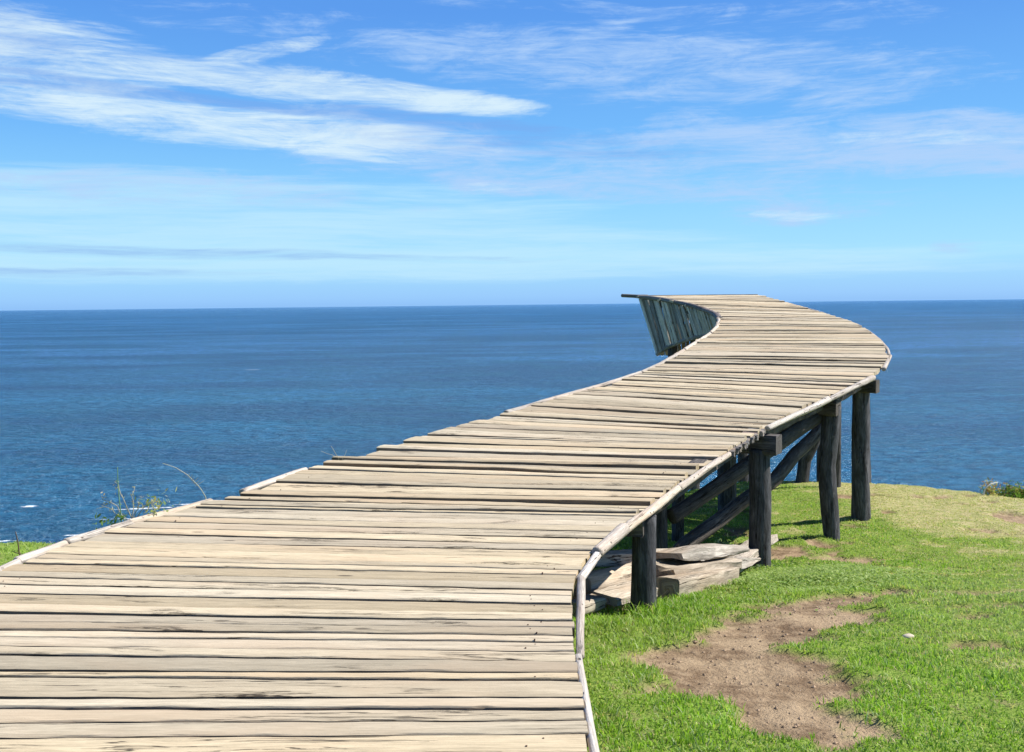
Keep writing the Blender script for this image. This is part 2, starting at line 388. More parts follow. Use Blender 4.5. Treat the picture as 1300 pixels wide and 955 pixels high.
olive = sstep(.42, .6, fbm(x * 1.3 + 9, y * 1.3, 91, 4))[:, None]; green = green * (1 - .35 * olive) + np.array([.34, .40, .13]) * .35 * olive
green = green * (.7 + .6 * cl[:, None])
straw = np.array([.52, .46, .24]) * (.7 + .5 * g)
pale_ = (sstep(1.6, 3.2, x) * sstep(9, 6, y))[:, None] * .55; green = green * (1 - pale_) + np.array([.34, .42, .17]) * pale_ * (.7 + .6 * g)
isdry = (rng.uniform(0, 1, len(x)) < .07 + .6 * dry ** 1.2)[:, None]
col = np.where(isdry, straw, green * (1 - .35 * dry[:, None]) + np.array([.40, .38, .16]) * .35 * dry[:, None])
print('BLADES', len(x))
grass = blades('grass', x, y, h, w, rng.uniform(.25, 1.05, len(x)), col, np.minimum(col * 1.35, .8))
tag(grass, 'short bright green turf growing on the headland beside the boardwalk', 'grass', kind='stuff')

# broad-leaved ground cover along the verge by the second post (clover-like)
def leaf_cover(name, k, cx, cy, sx, sy, ang, hmax, size, c0, c1, label):
    u = rng.normal(0, 1, k); v = rng.normal(0, 1, k); ca, sa = math.cos(R(ang)), math.sin(R(ang))
    x = cx + u * sx * ca - v * sy * sa; y = cy + u * sx * sa + v * sy * ca
    r = np.hypot(u, v); hh = hmax * np.exp(-r * r * .35) * (.4 + .9 * fbm(x * 6, y * 6, 77, 3)) * rng.uniform(.25, 1, k) + .01
    z = ground_z(x, y) + hh; s = size * rng.uniform(.6, 1.3, k)
    yaw = rng.uniform(0, 2 * np.pi, k); t1 = rng.uniform(-.6, .6, k); t2 = rng.uniform(-.5, .5, k)
    V = np.zeros((k, 6, 3)); 
    for i in range(6):
        a = i * np.pi / 3; lx = np.cos(a) * s * .75; ly = np.sin(a) * s * .45
        V[:, i, 0] = x + lx * np.cos(yaw) - ly * np.sin(yaw); V[:, i, 1] = y + lx * np.sin(yaw) + ly * np.cos(yaw); V[:, i, 2] = z + lx * t1 + ly * t2
    me = bpy.data.meshes.new(name); me.vertices.add(k * 6); me.vertices.foreach_set('co', V.astype(np.float32).ravel())
    me.loops.add(6 * k); me.loops.foreach_set('vertex_index', np.arange(6 * k, dtype=np.int32)); me.polygons.add(k)
    me.polygons.foreach_set('loop_start', np.arange(0, 6 * k, 6, dtype=np.int32)); me.polygons.foreach_set('loop_total', np.full(k, 6, np.int32))
    g = rng.uniform(0, 1, k)[:, None]; col = np.array(c0) * (1 - g) + np.array(c1) * g
    cc = np.ones((k, 6, 4)); cc[:, :, :3] = col[:, None]
    at = me.color_attributes.new('tone', 'FLOAT_COLOR', 'POINT'); at.data.foreach_set('color', cc.astype(np.float32).ravel())
    me.update(); me.materials.append(M_blade); o = bpy.data.objects.new(name, me); C.objects.link(o)
    tag(o, label, 'ground cover', kind='stuff'); return o
leaf_cover('ground_cover', 15000, 2.35, 7.9, .62, .34, 48, .085, .013, (.15, .26, .04), (.40, .48, .15), 'leafy clover-like ground cover on the verge in front of the second post')
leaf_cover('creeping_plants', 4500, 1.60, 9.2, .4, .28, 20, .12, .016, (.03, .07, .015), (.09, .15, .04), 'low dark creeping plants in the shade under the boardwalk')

# ------------------------------------------------------------------ boardwalk
BW = bpy.data.objects.new('boardwalk', None); C.objects.link(BW); BW.location = (.8, 6.1, -.65)
tag(BW, 'weathered wooden boardwalk on dark log posts curving up above the sea', 'boardwalk')
ED = [((-2.75, -6, .0), (.12, -6, 0)), ((-2.72, -2, 0), (.15, -2, 0)), ((-2.66, 1.5, 0), (.18, 1.5, 0)), ((-2.62, 2.6, 0), (.20, 2.6, 0)), ((-2.56, 3.6, 0), (.215, 3.45, 0)), ((-2.50, 4.3, 0), (.235, 4.05, 0)),
 ((-2.43, 4.84, 0), (.28, 4.50, 0)), ((-2.33, 5.34, 0), (.39, 4.98, 0)), ((-2.16, 5.82, 0), (.55, 5.43, 0)), ((-1.84, 6.58, 0), (.85, 6.14, 0)),
 ((-1.53, 7.70, 0), (1.22, 7.08, 0)), ((-1.22, 8.42, .01), (1.57, 7.80, .01)), ((-.66, 9.46, .05), (1.95, 8.48, .05)), ((-.07, 10.46, .10), (2.30, 9.10, .10)),
 ((.59, 11.53, .17), (2.80, 9.75, .17)), ((1.25, 12.30, .26), (3.40, 10.56, .26)), ((1.85, 13.13, .37), (4.20, 11.65, .37)), ((2.26, 13.96, .46), (4.74, 12.63, .46)),
 ((2.66, 14.94, .55), (5.07, 13.45, .55)), ((3.01, 15.77, .64), (5.50, 14.85, .64)), ((3.45, 16.85, .755), (5.76, 16.05, .745)), ((3.76, 17.80, .89), (5.99, 17.35, .845)),
 ((3.90, 18.80, 1.005), (6.10, 18.60, .94)), ((3.84, 19.80, 1.118), (6.11, 19.75, 1.03)), ((3.63, 20.80, 1.231), (6.04, 20.85, 1.138)), ((3.31, 22.0, 1.34), (5.92, 22.0, 1.27)),
 ((2.91, 23.20, 1.415), (5.78, 23.4, 1.415))]
EL = np.array([e[0] for e in ED]); ER = np.array([e[1] for e in ED]); EC = (EL + ER) / 2
ES = np.r_[0, np.cumsum(np.linalg.norm(np.diff(EC, axis=0), axis=1))]
def hermite(P, s):
    s = np.atleast_1d(np.asarray(s, float)); i = np.clip(np.searchsorted(ES, s, side='right') - 1, 0, len(ES) - 2)
    m = np.zeros_like(P); m[1:-1] = (P[2:] - P[:-2]) / (ES[2:] - ES[:-2])[:, None]; m[0] = (P[1] - P[0]) / (ES[1] - ES[0]); m[-1] = (P[-1] - P[-2]) / (ES[-1] - ES[-2])
    dlt = (ES[i + 1] - ES[i])[:, None]; t = ((s - ES[i])[:, None] / dlt)
    h00 = 2 * t**3 - 3 * t**2 + 1; h10 = t**3 - 2 * t**2 + t; h01 = -2 * t**3 + 3 * t**2; h11 = t**3 - t**2
    return h00 * P[i] + h10 * dlt * m[i] + h01 * P[i + 1] + h11 * dlt * m[i + 1]
def Lp(s): return hermite(EL, s)
def Rp(s): return hermite(ER, s)
Ssamp = np.linspace(0, ES[-1], 1500); RY = Rp(Ssamp)[:, 1]; LY = Lp(Ssamp)[:, 1]
def sR(y): return float(np.interp(y, RY, Ssamp))
def sL(y): return float(np.interp(y, LY, Ssamp))
TH = .045
# boundaries between boards, independent at both ends so boards taper
bd = [sR(.3)]
while bd[-1] < ES[-1] - .12:
    f = bd[-1] - sR(4.5)
    wd = random.choice((.07, .085, .10, .115, .13, .15)) if f < .8 else random.choice((.07, .10, .12, .14, .16, .18)) * (1.0 if f < 2 else 1.22)
    bd.append(bd[-1] + wd * random.uniform(.9, 1.1))
bd.append(ES[-1])
nb = len(bd)
jl = [random.uniform(-.026, .026) * (.5 if b < sR(4.6) else 1) for b in bd]; jr = [random.uniform(-.026, .026) * (.5 if b < sR(4.6) else 1) for b in bd]
deck = MB(); NSEG = 54; NAILZ = []
us = np.linspace(0, 1, NSEG + 1)
wav = []
for i in range(nb):
    f = min(1, max(0, (bd[i] - sR(4.8)) / 2.0))
    amp = .004 + .012 * f
    wav.append((fbm(us * 3.0, us * 0 + i * 7.3, 61, 2) - .5) * 2 * amp + (fbm(us * 22, us * 0 + i * 3.1, 62, 2) - .5) * .006)
for i in range(nb - 1):
    f = min(1, max(0, (bd[i] - sR(4.8)) / 2.0))
    g0 = random.choice((.011, .013, .016, .019)) - f * .004 + f * random.choice((0, .004, .012, .026)); g1 = .003
    s0 = bd[i] + jl[i] * (1 - us) + jr[i] * us + wav[i] + g0 * (.6 + .8 * fbm(us * 4, us * 0 + i, 63, 2))
    s1 = bd[i + 1] + jl[i + 1] * (1 - us) + jr[i + 1] * us + wav[i + 1] - g1
    s1 = np.maximum(s1, s0 + .012)
    # ragged end overhangs
    eL = random.uniform(-.01, .03) * (.5 + f); eR = random.uniform(-.006, .006) + f * random.uniform(-.02, .012)
    if random.random() < .12: eL += .07
    ue = -eL / 2.7 + us * (1 + (eL + eR) / 2.7)
    zo = random.uniform(-.003, .003) + f * random.choice((-.010, -.005, 0, .004, .009, .014)); zt = random.uniform(-.005, .005) * (1 + f)
    fwd = random.uniform(-.003, .001) + f * random.uniform(-.006, .010)      # cupping: far long edge higher or lower
    zl = zo + zt * (us - .5) + (fbm(us * 2.2, us * 0 + i * 1.7, 64, 2) - .5) * (.006 + .012 * f)
    NAILZ.append(lambda u, z_=zl: float(np.interp(u, us, z_)))
    A0 = Lp(np.clip(s0, 0, ES[-1])); B0 = Rp(np.clip(s0, 0, ES[-1])); A1 = Lp(np.clip(s1, 0, ES[-1])); B1 = Rp(np.clip(s1, 0, ES[-1]))
    P0 = A0 + (B0 - A0) * ue[:, None]; P1 = A1 + (B1 - A1) * ue[:, None]
    # keep the right-hand ends of the ends cut to the line of the edge
    wdt = np.linalg.norm(P1 - P0, axis=1)
    prof = [(0.0, -TH), (0.0, -TH * .4), (0.0, -.006), (.05, -.0015), (.28, .0005), (.5, .0015), (.72, .0005), (.95, -.0015), (1.0, -.006), (1.0, -TH * .4), (1.0, -TH)]
    V = []; UV = []; m_ = len(prof); off = i * 3.71
    for k in range(NSEG + 1):
        for q, (v, z) in enumerate(prof):
            p = P0[k] + (P1[k] - P0[k]) * v
            jz = (vnoise(us[k] * 26, q * 1.3 + i * 5, 65) - .5) * .003
            V.append((p[0], p[1], p[2] + z + zl[k] + (v - .5) * fwd + jz))
            UV.append((us[k] * 2.7, v * wdt[k] + off + (z if v < .5 else -z) * (1 if q in (0, 1, 9, 10) else 0)))
    F = []
    for k in range(NSEG):
        for q in range(m_ - 1):
            F.append((k * m_ + q, (k + 1) * m_ + q, (k + 1) * m_ + q + 1, k * m_ + q + 1))
        F.append((k * m_ + m_ - 1, (k + 1) * m_ + m_ - 1, (k + 1) * m_, k * m_))
    F.append(tuple(range(m_))); F.append(tuple(NSEG * m_ + q for q in reversed(range(m_))))
    tr = random.random() ** .8; deck.add(V, F, UV, (tr, random.random(), random.random(), 1))
nails = MB()
for i in range(nb - 1):
    if Rp(bd[i])[0][1] > 9.5: break
    for u in (.055, .945):
        if random.random() < .65: continue
        for t in (.3, .7):
            uu = u + random.uniform(-.012, .012); ss_ = bd[i] + (bd[i + 1] - bd[i]) * t
            A = Lp(ss_)[0]; B = Rp(ss_)[0]; p = A + (B - A) * uu; p[2] += .0015 + NAILZ[i](uu)
            if bd[i + 1] - bd[i] < .08 and t > .5: continue
            ring = [(p[0] + 0.003 * math.cos(a * math.pi / 3), p[1] + 0.003 * math.sin(a * math.pi / 3), p[2] + .0015) for a in range(6)]
            low_ = [(q[0], q[1], q[2] - .01) for q in ring]
            nails.add(ring + low_, [tuple(range(6))] + [(k, (k + 1) % 6 + 0, (k + 1) % 6 + 6, k + 6) for k in range(6)], [(0, 0)] * 12, (0, 0, 0, 1))
M_nail, n, b, out = new_mat('rusty_nail'); n.l.new(n.mix(n.noise(n.node('ShaderNodeNewGeometry').outputs['Position'], 300, 2), (.05, .03, .02), (.14, .07, .04)), b.inputs['Base Color']); b.inputs['Roughness'].default_value = .7
no_ = nails.build('nail_heads', M_nail, BW, False); no_['kind'] = 'stuff'
do = deck.build('decking', M_deck, BW, True, 40)
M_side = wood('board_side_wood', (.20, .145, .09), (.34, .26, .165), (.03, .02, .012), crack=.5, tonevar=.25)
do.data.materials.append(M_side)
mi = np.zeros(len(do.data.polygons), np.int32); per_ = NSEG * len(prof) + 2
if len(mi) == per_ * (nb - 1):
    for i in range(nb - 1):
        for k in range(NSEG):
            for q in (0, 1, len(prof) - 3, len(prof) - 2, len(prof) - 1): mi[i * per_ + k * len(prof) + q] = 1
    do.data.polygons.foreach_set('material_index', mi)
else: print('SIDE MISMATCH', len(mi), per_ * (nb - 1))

# poles nailed along the edges; each its own part
def edge_pts(side, y0, y1, outw, up, n=7, jit=0.0):
    ys = np.linspace(y0, y1, n); f = sR if side > 0 else sL
    ss = np.array([f(v) for v in ys]); P = Rp(ss) if side > 0 else Lp(ss); Q = Lp(ss) if side > 0 else Rp(ss)
    d = P - Q; d[:, 2] = 0; d /= np.linalg.norm(d, axis=1)[:, None]
    o_ = np.interp(np.linspace(0, 1, n), (0, 1), (random.uniform(-jit, jit), random.uniform(-jit, jit)))[:, None]
    return P + d * (outw + o_) + np.array([0, 0, up])
def edge_pole(side, y0, y1, r0, r1, outw=.03, up=-.015, mat=None, **kw):
    b_ = MB(); P = edge_pts(side, y0, y1, outw, up, 2 if (side > 0 and y1 < 13.3) or y1 < 8 else 4, .009 if y1 < 12 else .004); tube(b_, P, r0, r1, nseg=14, step=.03, rough=kw.pop('rough', .26), ridge=.05, bend=.006, ragged=.025, squash=kw.pop('squash', .9), **kw)
    return b_.build('edge_pole', mat or M_pole, BW, True, 55)
for (y0, y1, r0, r1, ow, up) in ((.3, 2.2, .02, .018, .02, -.014), (2.22, 3.50, .017, .015, .018, -.012), (3.53, 4.50, .016, .019, .02, -.010), (4.53, 4.98, .020, .024, .024, -.014), (4.96, 5.50, .033, .037, .028, -.004),
                                (5.44, 6.70, .030, .027, .036, -.014), (6.80, 8.10, .029, .025, .026, -.02), (9.12, 10.36, .028, .034, .03, -.02), (10.40, 11.60, .030, .038, .03, -.022),
                                (12.25, 13.2, .028, .024, .03, -.02), (13.24, 14.2, .022, .02, .02, -.012), (14.25, 15.2, .02, .018, .018, -.012), (15.3, 16.4, .018, .018, .016, -.014), (17.0, 18.6, .02, .018, .016, -.014), (19.9, 21.4, .02, .022, .016, -.015)):
    edge_pole(1, y0, y1, r0, r1, ow, up)
for (y0, y1, r, mt) in ((.5, 3.9, .03, M_pole), (3.95, 4.9, .028, M_pole), (4.92, 5.26, .026, M_pole), (5.3, 5.74, .028, M_pole), (5.76, 6.38, .03, M_pole), (6.75, 7.6, .03, M_pole), (10.55, 11.4, .03, M_pole), (11.42, 12.9, .032, M_pole),
                       (12.95, 14.8, .03, M_pole), (14.85, 16.6, .032, M_pole), (16.65, 18.5, .036, M_pole)):
    edge_pole(-1, y0, y1, r, r * .9, .05, -.006, mt)
for (y0, y1, r) in ((18.3, 19.7, .06), (19.6, 21.4, .055), (21.3, 23.1, .055)):
    o = edge_pole(-1, y0, y1, r, r * .9, .03, -.015, M_old); o['label'] = 'dark grey unpainted pole above the slatted skirt'
b_ = MB(); tube(b_, [(3.12, 22.9, 1.385), (2.60, 23.35, 1.425)], .045, .04, nseg=12, rough=.25, ragged=.02); o = b_.build('end_pole', M_old, BW, True, 55)

# rough broken board ends where the edge has no pole
b_ = MB()
for s_ in np.arange(sR(8.2), sR(9.05), .085):
    P = Rp(s_)[0]; d = Rp(s_)[0] - Lp(s_)[0]; d[2] = 0; d /= np.linalg.norm(d)
    timber(b_, P - d * .10 + np.array([0, 0, -.03]), P + d * random.uniform(.0, .035) + np.array([0, 0, -.034]), .07, .05, step=.03, rough=.008, broken=.02)
b_.build('board_ends', M_old, BW, True, 50)

# stringers below the boards, chopped into straight lengths
def stringer(side, y0, y1, inset, r, drop, name='stringer'):
    b_ = MB(); P = edge_pts(side, y0, y1, -inset, -TH - drop, 2); timber(b_, P[0], P[1], r * 1.7, r * 2, step=.08, rough=.012); return b_.build(name, M_beam, BW, True, 50)
for (y0, y1) in ((.3, 3.3), (3.25, 4.5), (4.5, 5.2), (5.2, 6.0), (6.0, 9.05), (9.0, 10.75), (10.7, 12.0), (12.0, 14.0), (14.0, 16.2), (16.2, 19.0), (19, 23)):
    stringer(1, y0, y1, .20 if y0 < 10 else .17, .07, .085)
for (y0, y1) in ((.3, 4.0), (4.0, 7.5), (7.4, 10.3), (10.2, 12.4), (12.3, 14.5), (14.4, 16.8), (16.8, 19.4), (19.4, 23.0)):
    stringer(-1, y0, y1, .22, .07, .085)

# posts: (x, y, top z, radius foot, radius top, lean)
def post(x, y, zt, r0, r1, dx=0, dy=0, path=None, rough=.10, seed=None, label=None, foot=-.15):
    zb = float(ground_z(np.array([x]), np.array([y]))[0]) + foot
    P = path or [(x, y, zb), (x + dx, y + dy, zt)]
    b_ = MB(); tube(b_, P, r0, r1, nseg=26, step=.04, rough=rough, ridge=.05, bend=.012, seed=seed)
    o = b_.build('post', M_post, BW, True, 60)
    if label: o['label'] = label
    return o
def dz(y): return float(Rp(sR(y))[0][2])
post(.80, 6.12, dz(6.1) - .07, .083, .072, .01, 0)
post(2.28, 9.15, -.12, .098, .094, -.01, 0)
post(3.46, 10.80, .02, .085, .098, .02, 0, path=[(3.50, 10.8, -1.6), (3.45, 10.8, -.95), (3.425, 10.82, -.55), (3.455, 10.8, -.2), (3.47, 10.8, .10)], rough=.16, label='crooked dark post')
post(4.20, 11.95, .24, .108, .095, -.01, 0, rough=.14)
# left-hand row and the ones further out
post(1.32, 9.05, -.10, .088, .082); post(1.84, 11.1, -.05, .07, .07); post(2.76, 12.8, .18, .12, .12)
post(4.84, 14.8, .50, .055, .05); post(4.60, 15.3, .42, .10, .08, path=[(4.42, 15.3, -1.9), (4.50, 15.3, -1.2), (4.78, 15.2, -.55), (4.85, 15.1, .45)], label='leaning dark post at the brink')
post(-2.25, 5.2, -.06, .08, .08); post(-1.2, 7.9, -.06, .08, .08); post(-.1, 9.9, .0, .08, .08); post(1.6, 12.2, .2, .09, .08)
post(.02, 3.0, -.06, .08, .08, foot=-.1)
# posts under the raised far end
for (x, y) in ((3.45, 15.9), (5.50, 15.6), (4.3, 17.6), (5.70, 17.9), (4.5, 19.4), (6.0, 19.2), (4.0, 21.8), (5.5, 22.2), (3.60, 22.3)):
    zt = float(Lp(sL(y))[0][2]) - .12 if x < 4.5 else float(Rp(sR(y))[0][2]) - .12
    post(x, y, zt, .12, .10, foot=-.4)

# cap beams across post tops
def cap(pr, pl, w=.18, h=.17, name='cap_beam'):
    b_ = MB(); timber(b_, pr, pl, w, h, step=.08, rough=.012); return b_.build(name, M_beam, BW, True, 50)
cap((.80, 6.06, -.115), (-1.55, 6.75, -.115), .13, .12)
cap((2.43, 9.06, -.065), (.95, 10.0, -.065), .17, .17)
cap((3.52, 10.72, .085), (1.6, 12.15, .085), .17, .16)
cap((4.34, 11.80, .225), (2.5, 13.1, .225), .16, .15)
cap((5.2, 15.2, .50), (3.2, 16.1, .50), .17, .17)
cap((5.9, 17.8, .68), (4.0, 17.8, .68)); cap((5.9, 19.6, .84), (4.25, 19.6, .84)); cap((5.6, 22.1, 1.10), (3.85, 22.0, 1.10))

# long diagonal braces
def brace(path, r0, r1, **kw):
    b_ = MB(); tube(b_, path, r0, r1, nseg=18, step=.05, rough=.10, ridge=.03, bend=.02, **kw); return b_.build('brace', M_beam, BW, True, 60)
brace([(1.44, 9.0, -.70), (2.45, 9.95, -.32), (3.42, 10.95, .02)], .06, .07, squash=1.25, seed=12)
brace([(1.42, 9.2, -1.24), (1.62, 9.45, -1.08), (2.9, 11.0, -.72), (3.98, 12.5, -.25)], .065, .07, squash=1.2, seed=31)
brace([(2.86, 11.9, -.5), (3.6, 12.4, -.12), (4.1, 12.9, .2)], .045, .05, seed=5)
brace([(3.6, 15.9, -1.5), (5.4, 15.7, .3)], .07, .07, seed=8)

# slatted skirt (hull-like) under the raised far end, both sides and the end
def pt(px, py, d):   # bottom line points measured in world coordinates
    return None
def skirt(name, top, bot, n, seed, flip=1):
    top = np.array(top); bot = np.array(bot); mb = MB()
    def along(P, t):
        s = np.r_[0, np.cumsum(np.linalg.norm(np.diff(P, axis=0), axis=1))]; s /= s[-1]
        return np.array([np.interp(t, s, P[:, k]) for k in range(3)])
    edges = [0.0]
    rs = random.Random(seed)
    for _ in range(n): edges.append(edges[-1] + rs.uniform(.6, 1.4))
    edges = [e / edges[-1] for e in edges]
    for i in range(n):
        t0, t1 = edges[i], edges[i + 1]; g = (t1 - t0) * .08; t0 += g; t1 -= g
        c = rs.uniform(-.02, .02); dl = rs.uniform(-.03, .03)
        a0, a1, b0, b1 = along(top, t0), along(top, t1), along(bot, t0), along(bot, t1)
        dn = (b0 - a0); dn /= np.linalg.norm(dn); b0 = b0 + dn * dl; b1 = b1 + dn * dl
        nrm = np.cross(a1 - a0, b0 - a0); nrm /= np.linalg.norm(nrm); nrm *= flip
        V = []; UV = []; K = 10; off = rs.uniform(0, 60); L = np.linalg.norm(b0 - a0)
        for k in range(K + 1):
            s = k / K; p0 = a0 + (b0 - a0) * s; p1 = a1 + (b1 - a1) * s; j = (vnoise(s * 4, i * 2.3, seed) - .5) * .012
            pm = (p0 + p1) / 2 + nrm * (.008)
            V += [p0 + nrm * (c + j) , pm + nrm * (c + j), p1 + nrm * (c + j), p1 + nrm * (c + j - .028), p0 + nrm * (c + j - .028)]
            w_ = np.linalg.norm(p1 - p0)
            UV += [(s * L + off, off), (s * L + off, off + w_ / 2), (s * L + off, off + w_), (s * L + off, off + w_ + .03), (s * L + off, off - .03)]
        F = [(k * 5 + q, k * 5 + (q + 1) % 5, (k + 1) * 5 + (q + 1) % 5, (k + 1) * 5 + q) for k in range(K) for q in range(5)]
        F += [(4, 3, 2, 1, 0), tuple(K * 5 + q for q in range(5))]
        mb.add(V, F, UV, (rs.random(), rs.random(), rs.random(), 1))
    return mb.build(name, M_skirt, BW, True, 40)
LT = [tuple(Lp(sL(y))[0] + np.array([.03, 0, -.06])) for y in (23.1, 22.4, 21.6, 20.8, 20.0, 19.3, 18.6, 18.0)]
LB = [(3.36, 23.0, .045), (3.5, 22.3, .25), (3.72, 21.5, .42), (3.88, 20.8, .52), (4.00, 20.1, .60), (4.04, 19.4, .67), (4.0, 18.8, .72), (3.88, 18.2, .72)]
sk = skirt('skirt', LT, LB, 36, 5, 1); sk['label'] = 'skirt of upright grey slats'
RT = [tuple(Rp(sR(y))[0] + np.array([-.04, 0, -.06])) for y in (15.6, 16.6, 17.6, 18.8, 20.0, 21.2, 22.4, 23.3)]
RB = [(5.4, 15.6, .35), (5.55, 16.6, .15), (5.6, 17.6, .0), (5.6, 18.8, -.05), (5.6, 20.0, -.08), (5.5, 21.2, -.06), (5.4, 22.4, 0), (5.2, 23.2, .05)]
skirt('skirt', RT, RB, 56, 6, 1)
skirt('skirt', [(5.74, 23.36, 1.34), (4.3, 23.3, 1.34), (2.98, 23.18, 1.33)], [(5.2, 23.2, .05), (4.3, 23.2, .05), (3.38, 23.02, .05)], 26, 7, 1)
b_ = MB(); tube(b_, [(p[0], p[1], p[2] + .01) for p in LB], .05, .045, nseg=12, rough=.15); o = b_.build('skirt_rail', M_old, BW, True, 55)

# ------------------------------------------------------------------ loose timber under the boardwalk
def loose(name, label, cat, mb, mat=None, group='loose timbers under the boardwalk'):
    o = mb.build(name, mat or M_log, None, True, 50); tag(o, label, cat, group); return o
gz = lambda x, y: float(ground_z(np.array([x]), np.array([y]))[0])
b_ = MB(); tube(b_, [(.42, 6.45, -.60), (1.05, 7.3, -.73), (1.45, 8.0, -.86)], .105, .085, nseg=22, step=.05, rough=.12, ridge=.04, squash=.85, ragged=.03)
loose('log', 'thick grey log lying in shade behind the nearest post', 'log', b_)
b_ = MB(); timber(b_, (.35, 6.75, -.50), (1.70, 8.35, -.90), .20, .085, rough=.012, sag=.01)
loose('timber', 'long flat grey timber lying on top of the thick log behind the nearest post', 'timber', b_)
b_ = MB(); timber(b_, (1.12, 7.2, -.60), (1.81, 8.1, -.775), .24, .095, rough=.02, roll=.12, lens=True)
loose('timber', 'pale lens-shaped slab, topmost of the sunlit timber heap', 'timber', b_)
b_ = MB(); timber(b_, (1.03, 6.98, -.655), (1.67, 7.8, -.81), .26, .08, rough=.022, broken=.05)
loose('timber', 'slab with a brown splintered end under the lens-shaped slab', 'timber', b_)
b_ = MB(); timber(b_, (1.03, 6.65, -.685), (1.65, 7.6, -.86), .17, .15, rough=.01)
loose('timber_block', 'short squared timber with a dark cut end nearest the grass', 'timber', b_)
b_ = MB(); timber(b_, (1.58, 7.8, -.92), (2.60, 10.2, -1.19), .24, .07, rough=.014, roll=.10)
loose('plank', 'bright bleached board running back behind the second post', 'board', b_)
b_ = MB(); timber(b_, (1.60, 7.75, -.84), (2.0, 8.35, -.93), .17, .07, rough=.02, roll=.2, lens=True)
loose('timber', 'rough pale slab with a torn edge just left of the second post', 'timber', b_)
b_ = MB(); timber(b_, (.56, 6.2, -.61), (.87, 6.6, -.66), .2, .05, rough=.012, roll=-.1)
loose('timber', 'small flat offcut half buried at the foot of the nearest post', 'timber', b_)
b_ = MB(); timber(b_, (.34, 5.9, -.58), (.52, 6.15, -.61), .12, .07, rough=.02)
loose('timber', 'short stub of wood in the hollow left of the nearest post', 'timber', b_)

# ------------------------------------------------------------------ stones on the bare earth
M_stone, n, b, out = new_mat('pale_stone')
n.l.new(n.mix(n.noise(n.node('ShaderNodeNewGeometry').outputs['Position'], 40, 4), (.30, .24, .16), (.62, .56, .44)), b.inputs['Base Color']); b.inputs['Roughness'].default_value = .9
def stone(x, y, r, label):
    V = []; F = []; nu, nv = 9, 6; sd = random.randint(0, 999)
    for j in range(nv + 1):
        ph = math.pi * j / nv
        for i in range(nu):
            th = 2 * math.pi * i / nu; q = r * (.75 + .5 * float(vnoise(math.cos(th) * 1.5 + sd, math.sin(th) * 1.5 + j, sd)))
            V.append((x + q * math.sin(ph) * math.cos(th) * 1.2, y + q * math.sin(ph) * math.sin(th), gz(x, y) + q * .6 * math.cos(ph) + r * .15))
    for j in range(nv):
        for i in range(nu): F.append((j * nu + i, (j + 1) * nu + i, (j + 1) * nu + (i + 1) % nu, j * nu + (i + 1) % nu))
    o = mesh_obj('stone', V, F, M_stone); tag(o, label, 'stone'); return o
def clod_field():
    mb = MB(); k = 0
    while k < 420:
        x = random.uniform(.5, 3.1); y = random.uniform(3.0, 7.0)
        if float(dirt(np.array([x]), np.array([y]))[0]) < .55: continue
        k += 1; r_ = random.uniform(.003, .011) * (1.6 if random.random() < .06 else 1); z = gz(x, y) + r_ * .25; V = []
        for (a, b_, c) in ((1, 0, 0), (-1, 0, 0), (0, 1, 0), (0, -1, 0), (0, 0, 1), (0, 0, -1), (.7, .7, .4), (-.7, .6, .4)):
            j = random.uniform(.7, 1.2) * r_; V.append((x + a * j * 1.2, y + b_ * j * 1.2, z + c * j * .8))
        c_ = random.uniform(.5, 1.2)
        mb.add(V[:6], [(0, 2, 4), (2, 1, 4), (1, 3, 4), (3, 0, 4), (2, 0, 5), (1, 2, 5), (3, 1, 5), (0, 3, 5)], [(0, 0)] * 6, (.30 * c_, .21 * c_, .13 * c_, 1))
    m, n, b, out = new_mat('dry_clod'); n.l.new(n.node('ShaderNodeVertexColor', layer_name='tone').outputs[0], b.inputs['Base Color']); b.inputs['Roughness'].default_value = .95
    o = mb.build('gravel', m, None, False); tag(o, 'small crumbs of dry earth and grit strewn over the bare worn patch', 'gravel', kind='stuff')
clod_field()
stone(2.05, 5.14, .028, 'small pale stone on the thin grass right of the bare earth')

# ------------------------------------------------------------------ weeds, shrub
M_stem = blade_material('dry_stem', .15)
def plant(name, label, cat, stems, leaves, loc):
    """stems: list of (path, r, colour); leaves: (centre, size, colour)"""
    root = bpy.data.objects.new(name, None); C.objects.link(root); root.location = loc; tag(root, label, cat)
    mb = MB()
    for (path, r, colr) in stems:
        n0 = len(mb.v); tube(mb, path, r, r * .45, nseg=5, step=.03, rough=.1); 
        for k in range(n0, len(mb.v)): mb.c[k] = tuple(colr) + (1,)
    mb.build('stem', M_stem, root)
    if leaves:
        lb = MB()
        for (c, s, colr) in leaves:
            c = np.array(c); a = np.array([random.gauss(0, 1) for _ in range(3)]); a /= np.linalg.norm(a); q = np.cross(a, [random.random(), random.random(), random.random() + .1]); q /= np.linalg.norm(q)
            lb.add([c - a * s, c + q * s * .35 - a * s * .2, c + q * s * .3 + a * s * .4, c + a * s, c - q * s * .3 + a * s * .4, c - q * s * .35 - a * s * .2], [(0, 1, 2, 3, 4, 5)], [(0, 0)] * 6, tuple(colr) + (1,))
        lb.build('leaves', M_blade, root, False)
    return root
def wig(p0, p1, n=6, a=.02, sag=0):
    p0 = np.array(p0, float); p1 = np.array(p1, float); out_ = []
    for i in range(n + 1):
        t = i / n; p = p0 + (p1 - p0) * t + np.array([random.gauss(0, a), random.gauss(0, a), random.gauss(0, a) * .6]) * (0 < i < n)
        p[2] += sag * math.sin(math.pi * t); out_.append(tuple(p))
    return out_
straw_c = (.42, .36, .22); green_c = (.10, .20, .05)
